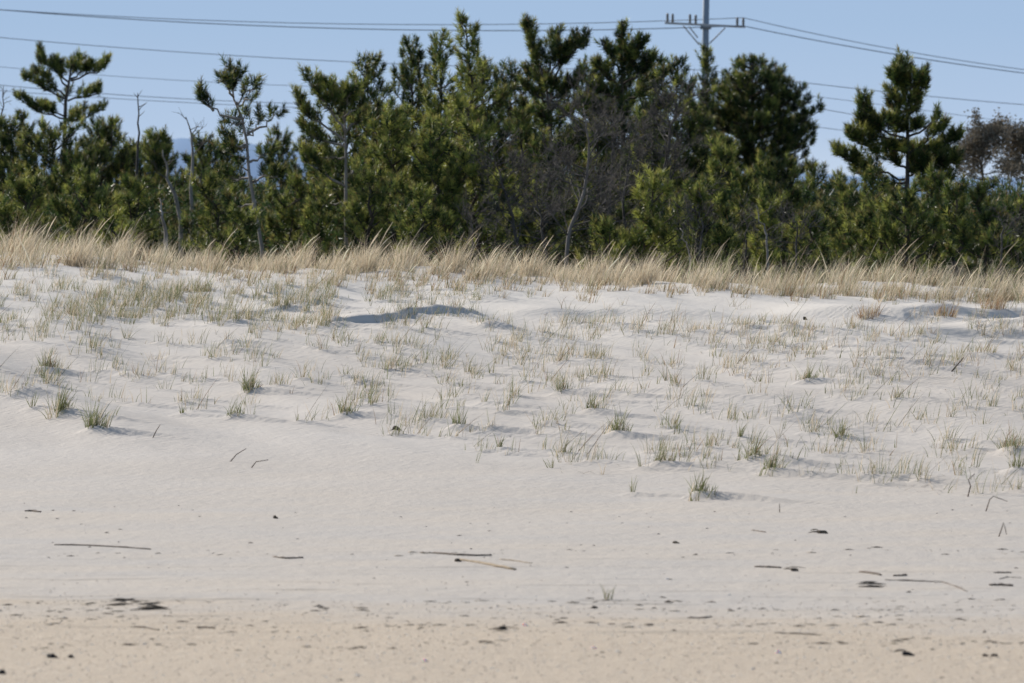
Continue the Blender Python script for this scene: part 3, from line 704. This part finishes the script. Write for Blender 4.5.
# stems standing or lying alone
def stem(name, pts, r, m, label, cat, group=None):
    W0 = hit(*pts[0]); D = W0[1]; P = [W0 - [0, 0, .01]]
    for (x, y) in pts[1:]: P.append(np.array([scl(x, D), D + random.uniform(-.02, .02), W0[2] + (pts[0][1] - y) / F * D]))
    P = np.array([along(np.array(P), t)[0] for t in np.linspace(0, 1, 7)])
    b = MB(); b.tube(P, np.linspace(r, r * .5, 7), 5); o = b.build(name, m); tag(o, label, cat, group)
stem('dry_stem', [(968,497),(971,486),(969,480),(975,474)], .005, M_drift, 'short dark crooked stem upright in the sand near the right edge', 'dry stem', 'dry stems on the sand')
stem('dry_stem', [(986,512),(990,500),(994,497),(1008,502)], .004, M_drift, 'dry stem arching to the right near the right edge', 'dry stem', 'dry stems on the sand')
stem('dry_stem', [(999,537),(1004,523),(1007,535)], .004, M_drift, 'dry stem bent into an upside-down V near the right edge', 'dry stem', 'dry stems on the sand')
stem('dry_stem', [(229,462),(236,455),(246,449)], .0045, M_drift, 'dry stem curving up from the sand, left of two below the left slope', 'dry stem', 'dry stems on the sand')
stem('dry_stem', [(250,468),(256,462),(268,460)], .0045, M_drift, 'dry stem curving up from the sand, right of two below the left slope', 'dry stem', 'dry stems on the sand')
stem('dry_stem', [(951,372),(958,365),(964,358)], .009, M_drift, 'thick dark stem leaning right on the upper right slope', 'dry stem', 'dry stems on the sand')
stem('dry_stem', [(152,438),(156,431),(160,425)], .005, M_drift, 'short dark stem leaning right, left of the tiny forked sprout', 'dry stem', 'dry stems on the sand')
stem('dry_stem', [(780,513),(780,504)], .004, M_drift, 'single dark upright stem on the flat sand right of the lowest dense tuft', 'dry stem', 'dry stems on the sand')
# slope grass beyond counting
G = Grass()
for (t, W) in zip(tufts, tuftW):
    W = onground(W); x, y = t
    if y < 288: green = .2
    elif x < 480 and y < 400: green = .58
    else: green = .60 if y > 380 else .42
    up = y < 340
    n = random.randint(6, 20) if not (x < 340 and 285 < y < 335) else random.randint(14, 34)
    sz = random.uniform(.10, .22) * (1.15 if up and x < 340 else 1)
    tuft(G, W, sz, n, green, random.uniform(.03, .11), .0040, .10 if x > 650 and y < 400 else 0)
    if random.random() < .10:   # a long dead stalk leaning to the right
        G.add([W - [0, 0, .01]], [random.uniform(.25, .42)], [random.gauss(0, .3)], [random.uniform(.5, .9)], [.15], [.006], cols(1, [grey * .5, brown * .6, olive], [1, 1, 1]))
# isolated single blades
for i in range(1500):
    x = random.uniform(-10, 1034); y = random.uniform(285, 520)
    if random.random() > dens(x, y - 12) * .7: continue
    W = hit(x, y); tuft(G, W, random.uniform(.07, .16), random.randint(1, 3), .7, .02, .0055)
for i in range(1300):           # flattened straw lying on the sand
    x = random.uniform(-10, 1034); y = random.uniform(268, 500)
    if random.random() > dens(x, y - 6) * 1.1: continue
    W = hit(x, y); q = random.randint(1, 4)
    B = np.repeat(W[None], q, 0) + RS.randn(q, 3) * [.06, .12, 0]; B[:, 2] = ground(B[:, 0], B[:, 1]) + .006
    G.add(B, .08 + .16 * RS.rand(q), RS.rand(q) * 6.28, 1.42 + .1 * RS.rand(q), .1, .0055, cols(q, [straw * .7, grey * .6, brown * .7], [2, 2, 1.5]))
o = G.build('beach_grass'); tag(o, 'thin scattered beach grass in short olive and straw blades all over the dune slope', 'beach grass', kind='stuff')
# crest grass
def clump(G, W, size, n, r=.09, lean=.35, pal=None):
    a = RS.rand(n) * 6.283; rr = r * np.sqrt(RS.rand(n))
    B = np.stack([W[0] + rr * np.cos(a), W[1] + rr * np.sin(a), np.zeros(n)], -1); B[:, 2] = ground(B[:, 0], B[:, 1]) - .01
    az = np.where(RS.rand(n) < .66, RS.randn(n) * .6, a)
    G.add(B, size * (.45 + .6 * RS.rand(n)), az, np.abs(RS.randn(n)) * .25 + .05, np.abs(RS.randn(n)) * .55 + lean, .0062 * (.7 + .6 * RS.rand(n)),
          cols(n, *(pal or ([straw, straw2, grey, brown, olive], [4, 3, 1.5, .45, .9]))), seg=5)
    k = int(random.random() < .45) + n // 60
    if k: G.add(B[:k], size * (.95 + .35 * RS.rand(k)), RS.randn(k) * .35, .25 + .2 * RS.rand(k), .3 + .35 * RS.rand(k), .0085, cols(k, [straw2, straw], [1, 1]), seg=5, head=[.4, .35, .35, .8, 1.2, .3])
crest_h = [
 (365,272,.50,'feathery pale clump on the crest left of centre'), (402,268,.48,'fan-shaped pale clump on the crest below the left of the grove'), (452,272,.50,'pale clump leaning right on the crest below the spire-topped pine'),
 (495,275,.44,'low dense pale clump on the crest below the leafless bush'), (528,276,.46,'pale clump on the crest just left of the curved grey trunk'), (592,281,.50,'broad bright straw clump on the crest below the smallest yellow-green pine'),
 (644,284,.50,'bright straw clump on the crest below the bright young pine'), (300,264,.48,'bushy straw clump on the crest right of the crooked pine'), (125,262,.46,'straw clump on bare sand at the crest on the left'),
 (77,266,.40,'isolated tawny clump on bare sand on the left, just before the crest grass')]
for (x, y, s, lab) in crest_h:
    W = hit(x, y); G = Grass(); clump(G, W, s, 190, .13, .35, ([straw, straw2, grey, brown], [4, 5, 1, .4])); o = G.build('grass_clump', W); tag(o, lab, 'grass clump', 'pale grass clumps along the crest')
for (x, y, s, lab) in [(945,316,.20,'russet clump on the bare sand right of the hollow'), (992,309,.22,'long low russet clump at the right, near the crest'), (868,318,.22,'russet clump on the bare sand left of the hollow')]:
    W = hit(x, y); G = Grass(); clump(G, W, s, 110, .12, .35, ([brown * 1.1, straw * .9, straw], [5, 3, 1.5])); o = G.build('russet_clump', W); tag(o, lab, 'grass clump', 'russet clumps below the crest on the right')
G = Grass()
crest_y = lambda X: 66.2
for i in range(1350):
    X = random.uniform(-11, 11); Y = 65.0 + abs(random.gauss(0, 3.3)) + .5 * math.sin(X * 1.7) + (0 if X > 1.6 else random.uniform(0, .8))
    if X < -2.6: Y -= random.random()**2 * 3.2 * min(1, (-2.6 - X) / 2)
    if X > 2.0: Y -= .25
    den = perlin(np.array([X / .55]), np.array([Y / 1.5]))[0]
    if -3.9 < X < 2.0 and (den < .03 or Y > 70.5): continue
    if Y < 69 and den < -.03: continue
    W = onground((X, Y, 0))
    sz = (.38 if X < -3.5 else .31) * random.uniform(.5, 1.25) * (1 + .7 * den)
    pal = ([straw, straw2, grey, brown, olive], [4, 2.5, 2, .5, .8]) if X < 2.4 else ([straw, straw2, grey, brown, olive], [3.2, 1.4, 3, .7, 1.6])
    clump(G, W, sz, random.randint(16, 52), .12, .32, pal)
for i in range(420):            # short scattered straw before the crest
    x = random.uniform(-10, 1034); y = np.interp(x, [0, 300, 680, 1024], [258, 270, 288, 298]) + abs(random.gauss(0, 9 if x < 600 else 4))
    clump(G, hit(x, y), random.uniform(.12, .28), random.randint(8, 26), .06, .3, ([straw, grey, brown, olive], [4, 2, 1.4, 1.2]))
for i in range(36):             # tall green-gold reeds behind the crest on the right
    x = random.choice([random.gauss(705, 14), random.gauss(850, 28), random.uniform(760, 1024)])
    W = onground((scl(x, 72), random.uniform(69, 73), 0))
    clump(G, W, random.uniform(.5, .68), 16, .06, .2, ([straw2, olive * 1.5, straw], [2, 2.4, 1]))
for i in range(46):             # thin filling where the band would break open
    clump(G, onground((random.uniform(-3.9, 2.2), random.uniform(66.5, 69.5), 0)), random.uniform(.2, .36), random.randint(14, 30), .16, .3)
for i in range(16): clump(G, onground((random.gauss(.42, .2), random.uniform(66.2, 69.5), 0)), random.uniform(.25, .38), random.randint(24, 40), .13, .3)
o = G.build('crest_grass'); tag(o, 'deep band of dry straw-coloured dune grass bending right along the whole crest', 'dune grass', kind='stuff')

# ------------------------------------------------------------------ debris on the beach
def onsand(x, y, dz=0): W = hit(x, y); W[2] += dz; return W
def stick(name, pts, r, m, label, cat, group, sq=.7, parts=None):
    r *= .8
    P = np.array([onsand(x, y, r * .4) for (x, y) in pts]); o0 = P[0].copy()
    Q_ = np.array([along(P, t)[0] for t in np.linspace(0, 1, 12)]); Q_[1:-1, :] += RS.randn(10, 3) * [.002, .004, .0012]
    R = r * (1 - .35 * np.linspace(-1, 1, 12)**2) * (1 + RS.randn(12) * .10)
    b = MB(); b.tube(Q_, R, 6, sq); o = b.build(name, m)
    tag(o, label, cat, group); return o
gs = 'driftwood scraps on the flat beach'
stick('driftwood_stick', [(54,546),(85,546.5),(120,548.5),(150,550.5)], .009, M_drift, 'longest thin dark driftwood stick, lying on the left of the flat beach', 'driftwood', gs)
stick('driftwood_stick', [(24,512),(32,512),(40,513)], .012, M_drift, 'short dark stick near the left edge, above the longest one', 'driftwood', gs)
stick('driftwood_stick', [(273,558),(286,559.5),(303,558.5)], .010, M_drift, 'short dark curved stick between the longest stick and the pale plank', 'driftwood', gs)
stick('driftwood_stick', [(434,554),(455,556),(475,556.5),(491,556)], .012, M_drift, 'dark driftwood stick lying just behind the pale plank', 'driftwood', gs)
stick('driftwood_plank', [(459,561),(485,565),(515,570.5)], .015, M_palew, 'pale cream driftwood piece with a rounded end near the middle of the beach', 'driftwood', gs, .6)
stick('driftwood_stick', [(500,560),(515,562),(532,564)], .006, M_palew, 'thin pale brown stick right beside the cream plank', 'driftwood', gs)
stick('driftwood_stick', [(755,568),(768,568.5),(782,569)], .010, M_drift, 'short dark stick on the flat below the right slope, left of a small dark chip', 'driftwood', gs)
stick('driftwood_stick', [(860,573),(872,574.5),(881,576)], .012, M_drift, 'dark stick, left end of the drift line on the right of the beach', 'driftwood', gs)
stick('driftwood_stick', [(894,577),(902,576.5),(907,576)], .011, M_drift, 'short dark stick, second in the drift line on the right', 'driftwood', gs)
stick('driftwood_stick', [(886,581),(905,582),(925,582),(944,583)], .007, M_drift, 'thin long twig below the drift line on the right', 'driftwood', gs)
stick('driftwood_stick', [(943,583),(955,587),(968,593)], .005, M_drift, 'thin twig running down to the right from the long one', 'driftwood', gs)
stick('driftwood_stick', [(990,586.5),(1001,586),(1013,587)], .014, M_drift, 'thick dark stick near the right edge of the beach', 'driftwood', gs)
stick('driftwood_stick', [(994,574),(1003,574),(1012,574)], .008, M_drift, 'short thin dark stick above the thick one near the right edge', 'driftwood', gs)
stick('driftwood_stick', [(1000,580),(1008,578),(1022,579)], .004, M_drift, 'thin curved twig at the right edge between two dark sticks', 'driftwood', gs)
stick('driftwood_stick', [(752,531),(759,532),(766,533)], .006, M_drift, 'faint thin stick on the sand below the right slope', 'driftwood', gs)
stick('driftwood_stick', [(688,619),(705,619),(712,618)], .007, M_drift, 'thin grey-brown stick on the strand line right of the lone sprout', 'driftwood', gs)
stick('driftwood_stick', [(775,634),(800,635),(822,636)], .006, M_drift, 'long thin twig on the coarse strand at the right', 'driftwood', gs)
stick('driftwood_stick', [(130,628),(145,629),(158,631)], .006, M_drift, 'thin bent twig on the coarse strand at the left', 'driftwood', gs)
stick('driftwood_stick', [(196,629),(205,629),(214,629.5)], .009, M_drift, 'short dark stick on the coarse strand, left of the middle', 'driftwood', gs)
def lump(name, x, y, wpx, hpx, m, label, cat, group=None, seed=0, extra=0):
    W = onsand(x, y); k = W[1] / F; b = MB(); a = wpx * k / 2.3; h = hpx * k * .85; rs = np.random.RandomState(seed)
    if extra < 6:
        b.blob(W + [-a * .15, 0, h * .3], (a * .85, a * .6, h * .62), seed, 10, .55)
        b.blob(W + [a * .5, -.01, h * .15], (a * .6, a * .45, h * .36), seed + 1, 9, .55)
    for i in range(extra * (1 if extra < 6 else 2)):
        c = W + [rs.uniform(-1.3, 1.3) * a, rs.uniform(-.25, .25), h * .10]; L = rs.uniform(.02, .07); g = rs.uniform(-.5, .5)
        P = np.array([c + [-L, -L * g, 0], c + [-L * .3, 0, h * rs.uniform(0, .6)], c + [L * .4, L * g, h * rs.uniform(0, .4)], c + [L, L * g * 1.5, 0]])
        b.tube(P, np.array([.4, 1, .8, .3]) * .0030 * rs.uniform(.5, 1.4), 5)
    tag(b.build(name, m), label, cat, group)
lump('mussel_shell', 51, 659, 14, 5, M_black, 'largest black shell lump on the coarse strand at the lower left', 'shell', 'dark shells on the strand', 1)
lump('mussel_shell', 70, 659, 8, 4, M_black, 'small black shell right beside the largest one at the lower left', 'shell', 'dark shells on the strand', 2)
lump('mussel_shell', 908, 657, 13, 5, M_black, 'black shell lump on the coarse strand at the lower right', 'shell', 'dark shells on the strand', 5, 1)
lump('mussel_shell', 986, 657.5, 6, 3, M_black, 'tiny black shell, left of two close together near the lower right edge', 'shell', 'dark shells on the strand', 6)
lump('mussel_shell', 995, 657.5, 8, 3, M_black, 'small black shell, right of two close together near the lower right edge', 'shell', 'dark shells on the strand', 7)
lump('mussel_shell', 1, 675, 8, 5, M_black, 'black shell cut by the left edge at the bottom', 'shell', 'dark shells on the strand', 8)
lump('seaweed_scrap', 503, 631, 9, 5, M_weed, 'dark seaweed scrap on the strand line in the middle', 'seaweed', 'seaweed scraps', 9, 3)
lump('seaweed_scrap', 823, 534, 11, 4, M_weed, 'dark seaweed scrap alone on the flat sand below the right slope', 'seaweed', 'seaweed scraps', 12, 3)
lump('seaweed_scrap', 275, 519, 6, 4, M_weed, 'tiny dark scrap alone on the smooth sand left of the middle', 'seaweed', 'seaweed scraps', 14)
lump('seaweed_scrap', 396, 430, 8, 5, M_weed, 'dark scrap lying low on the slope between two tufts', 'seaweed', 'seaweed scraps', 15, 3)
lump('seaweed_scrap', 458, 562, 8, 4, M_weed, 'dark scrap at the left end of the cream plank', 'seaweed', 'seaweed scraps', 17)
lump('seaweed_scrap', 795, 572, 9, 4, M_weed, 'small dark chip right of the short stick below the right slope', 'seaweed', 'seaweed scraps', 19, 2)
lump('seaweed_scrap', 872, 586, 8, 2, M_weed, 'clump of dark weed under the drift line on the right', 'seaweed', 'seaweed scraps', 21, 6)
lump('seaweed_scrap', 122, 603, 13, 1.6, M_weed, 'wide flat weed heap on the strand line, left one of two', 'seaweed', 'seaweed scraps', 24, 7)
lump('seaweed_scrap', 152, 607, 13, 1.6, M_weed, 'wide flat weed heap on the strand line, right one of two', 'seaweed', 'seaweed scraps', 27, 7)
lump('seaweed_scrap', 595, 609, 7, 3, M_weed, 'small dark scrap left below the lone sprout', 'seaweed', 'seaweed scraps', 29)
lump('seaweed_scrap', 676, 544, 7, 3, M_weed, 'small dark scrap on the flat sand right of the middle', 'seaweed', 'seaweed scraps', 31)
lump('seaweed_scrap', 805, 320, 4, 4, M_weed, 'tiny dark dot on the clean sand just below the crest at the right', 'seaweed', 'seaweed scraps', 33)
M_shell = plain('white_shell', (.85, .84, .81), (.92, .91, .88), 30, bump=0)
M_shell.node_tree.nodes['Principled BSDF'].inputs['Subsurface Weight'].default_value = .6
M_shell.node_tree.nodes['Principled BSDF'].inputs['Subsurface Scale'].default_value = .02
lump('white_shell', 779, 655, 7, 4, M_shell, 'bright white shell on the coarse strand right of the middle', 'shell', 'white shells on the strand', 41)
lump('white_shell', 425, 663, 6, 4, M_shell, 'white shell low on the coarse strand left of the middle', 'shell', 'white shells on the strand', 43)
lump('white_shell', 594, 650, 6, 3, M_shell, 'white shell on the strand below the lone sprout', 'shell', 'white shells on the strand', 45)
lump('white_shell', 525, 627, 6, 3, M_shell, 'white shell on the strand line just right of the seaweed scrap', 'shell', 'white shells on the strand', 47)
# shell grit and small stones beyond counting
def grit(n, name, label, cat, smin, smax, pal, wt, ylo=19.5, yhi=27.2, flat=.33, fall=1.6, el=1.0, lines=None):
    Y = ylo + (yhi - ylo) * RS.rand(n)**.9; Y = np.where(Y > 26, Y + np.abs(RS.randn(n)) * fall * (RS.rand(n) < .35), Y)
    if lines is not None: Y = np.array(lines)[RS.randint(0, len(lines), n)] + RS.randn(n) * .12
    X = (RS.rand(n) - .5) * 10
    if lines is not None: Y += .25 * perlin(X / 1.5, Y * 0 + .5)
    keep = (RS.rand(n) < .35 + 1.6 * perlin(X / .8, Y / .35 + 3)) | (lines is None); X = X[keep]; Y = Y[keep]; n = len(X)
    Z = ground(X, Y)
    s = smin + (smax - smin) * RS.rand(n)**3
    base = np.array([[1,0,0],[0,1,0],[-1,0,0],[0,-1,0],[0,0,1],[0,0,-1]], float)
    v = base[None] * s[:, None, None] * (.6 + .7 * RS.rand(n, 6, 1)) * np.array([el, 1, flat])
    a = RS.rand(n) * 6.28 if el == 1 else RS.randn(n) * .5; c, q = np.cos(a), np.sin(a)
    v = np.stack([v[..., 0] * c[:, None] - v[..., 1] * q[:, None], v[..., 0] * q[:, None] + v[..., 1] * c[:, None], v[..., 2]], -1)
    v += np.stack([X, Y, Z + s * flat * .25], -1)[:, None]
    f = np.array([[0,1,4],[1,2,4],[2,3,4],[3,0,4],[1,0,5],[2,1,5],[3,2,5],[0,3,5]])
    Fq = (np.arange(n)[:, None, None] * 6 + f[None]).reshape(-1, 3)
    C = np.repeat(cols(n, pal, wt), 6, 0)
    o = link(name, np_mesh(name, v.reshape(-1, 3), Fq, 3, col=C), M_leaf); tag(o, label, cat, kind='stuff')
grit(32000, 'shell_grit', 'coarse tan, brown and white shell grit covering the strand along the bottom', 'shell grit', .002, .0085,
     [np.array([.62,.50,.39]), np.array([.46,.37,.29]), np.array([.72,.64,.54]), np.array([.20,.17,.15]), np.array([.95,.93,.88])], [5, 1.6, 4, .25, 4.0])
grit(260, 'white_shell_fragments', 'white shell fragments sprinkled over the coarse strand', 'shell fragments', .006, .016,
     [np.array([.97,.96,.93]), np.array([.90,.86,.80])], [2, 1], flat=.28)
grit(420, 'wrack_crumbs', 'dark crumbs of weed and wood scattered over the flat beach', 'debris', .004, .016,
     [np.array([.06,.05,.04]), np.array([.12,.09,.07]), np.array([.22,.17,.13])], [3, 2, 1], 23, 35.5, .3, .1)
grit(3000, 'wrack_line', 'thin broken lines of dark weed and straw bits along the strand edge', 'debris', .003, .011,
     [np.array([.13,.10,.08]), np.array([.25,.20,.15]), np.array([.38,.31,.23])], [3, 3, 2], flat=.5, el=3.5, lines=[26.0, 26.5, 26.9, 27.4, 24.9, 30.9])

# ------------------------------------------------------------------ utility pole and lines
DP = 225.; k = DP / F
pb = pix2w(706, 262, DP); pb[2] = .3
pole = empty('utility_pole', pb, 'grey utility pole with one wide crossarm and paired upright insulators, rising behind the pines', 'utility pole')
b = MB(); zt = HC + (HOR + 45) * k
b.tube([[scl(704.5, DP), DP, .3], [scl(705, DP), DP, HC + (HOR - 60) * k], [scl(706.5, DP), DP, zt]], [.17, .135, .125], 14); b.build('pole_shaft', M_pole, pole)
b = MB(); A0 = pix2w(664.5, 23.2, DP - .2); A1 = pix2w(745, 27.2, DP - .2)
c_ = (A0 + A1) / 2; b.box(c_, (A1[0] - A0[0], .10, .085), 0, math.atan2(A0[2] - A1[2], A1[0] - A0[0])); b.build('crossarm', M_arm, pole, False)
b = MB(); b.tube([pix2w(700, 27, DP - .12), pix2w(711, 27, DP - .12)], .10, 8); b.build('mounting_bracket', M_pole, pole)
for (p, q) in [((683, 26), (699, 45)), ((689, 27), (697.5, 38)), ((725, 28), (709, 44))]:
    b = MB(); b.tube([pix2w(*p, DP - .2), pix2w(*q, DP - .12)], .028, 5); b.build('brace', M_arm, pole)
ins_px = [(667.3, 22.5, 13.5), (672.5, 23, 14), (689.8, 23.5, 14.5), (695.5, 24, 15), (737, 26.5, 17.5), (743, 27, 18)]
for (x, y0, y1) in ins_px:
    b = MB(); y = np.linspace(y0, y1, 9); P = np.array([pix2w(x, yy, DP - .2) for yy in y])
    b.tube(P, [.035, .055, .04, .06, .04, .06, .04, .055, .03], 8); b.build('insulator', M_ins, pole)
def wire(left, right, px, py, label, r=.020, dz=0):
    P = []
    for pts, a, b_ in ((left, -500, px), (right, px, 1560)):
        pts = sorted(pts + [(px, py)]); xs = [q[0] for q in pts]; ys = [q[1] for q in pts]
        c = np.polyfit(xs, ys, 2 if len(pts) > 2 else 1, w=[30 if q[0] == px else 1 for q in pts])
        for x in np.linspace(a, b_, 26): P.append(pix2w(x, float(np.polyval(c, x)), DP + dz))
    b = MB(); b.tube(np.array(P), r, 5); o = b.build('power_line', M_wire); tag(o, label, 'power line', 'power lines strung from the pole')
wire([(0,8.4),(150,19),(260,25),(400,25.5),(510,23.6),(600,18.5)], [(764,22.8),(834,39),(896,49),(1024,70)], 743, 18, 'topmost power line, running over the tips of the insulators', .015)
wire([(0,9.4),(150,20.5),(260,27.4),(400,31),(510,30.5),(600,27)], [(764,31),(814,41),(896,54),(1024,73.5)], 742, 26, 'second power line, joining the topmost one toward both sides', .019, -.4)
wire([(0,38),(130,48),(260,57),(382,64)], [(792,80.7),(900,94),(1024,104.7)], 706, 70, 'third power line from the top, single', .014, .2)
wire([(0,67),(110,76),(260,84.5)], [(802,93),(900,109),(1024,123.7)], 706, 84, 'faint thin fourth power line from the top', .010, .2)
wire([(0,85.5),(130,95),(260,102),(307,104.5)], [(810,104.7),(859,118),(1024,160)], 706, 96, 'lower paired power line, the upper of the two on the left', .013, .2)
wire([(0,91),(130,99),(260,106),(307,108.5)], [(834,129.5),(847,130.6),(1019,148.7)], 706, 112, 'lowest power line, visible right of the cone-shaped pine', .012, .2)

# ------------------------------------------------------------------ light, sky, camera
SUN_AZ = math.atan2(-.66, .75); SUN_EL = math.radians(28)
w = bpy.data.worlds.new('World'); scene.world = w; w.use_nodes = True; nt = w.node_tree
bg = nt.nodes['Background']; bg.inputs[1].default_value = 1.0
sky = N(nt, 'ShaderNodeTexSky', sky_type='NISHITA'); sky.sun_disc = False; sky.sun_elevation = SUN_EL; sky.sun_rotation = SUN_AZ
sky.air_density = 1.0; sky.dust_density = .6; sky.ozone_density = 1.5
sk = mixc(nt, 1.0, sky.outputs[0], (.125, .12, .115), 'MULTIPLY')
tc = N(nt, 'ShaderNodeTexCoord').outputs['Generated']; sp = N(nt, 'ShaderNodeSeparateXYZ'); nt.links.new(tc, sp.inputs[0])
band = ramp(nt, maprange(nt, sp.outputs[2], -.002, .05, 0, 1, False), [(0, (.60, .70, .84)), (.25, (.45, .58, .775)), (.6, (.38, .525, .735)), (1, (.35, .49, .71))])
low = maprange(nt, sp.outputs[2], .05, .30, 1, 0)
nt.links.new(mixc(nt, low, sk, band), bg.inputs[0])
sun = bpy.data.lights.new('sun', 'SUN'); sun.energy = 5.0; sun.angle = math.radians(.53); sun.color = (1, .94, .85)
so = bpy.data.objects.new('sun', sun); COL.objects.link(so)
from mathutils import Vector
sd = Vector((math.sin(SUN_AZ) * math.cos(SUN_EL), math.cos(SUN_AZ) * math.cos(SUN_EL), math.sin(SUN_EL)))
so.rotation_euler = (-sd).to_track_quat('-Z', 'Y').to_euler(); so.location = sd * 60
cam = bpy.data.cameras.new('camera'); co = bpy.data.objects.new('camera', cam); COL.objects.link(co); scene.camera = co
cam.lens = 200; cam.sensor_width = 36; cam.clip_start = .5; cam.clip_end = 20000
co.location = (0, 0, HC); co.rotation_euler = (math.radians(90) - math.atan((341.5 - HOR) / F), 0, 0)
cam.dof.use_dof = True; cam.dof.focus_distance = 52; cam.dof.aperture_fstop = 7.5
scene.view_settings.view_transform = 'Standard'; scene.view_settings.look = 'None'; scene.view_settings.exposure = 0
scene.cycles.max_bounces = 6; scene.cycles.transparent_max_bounces = 4
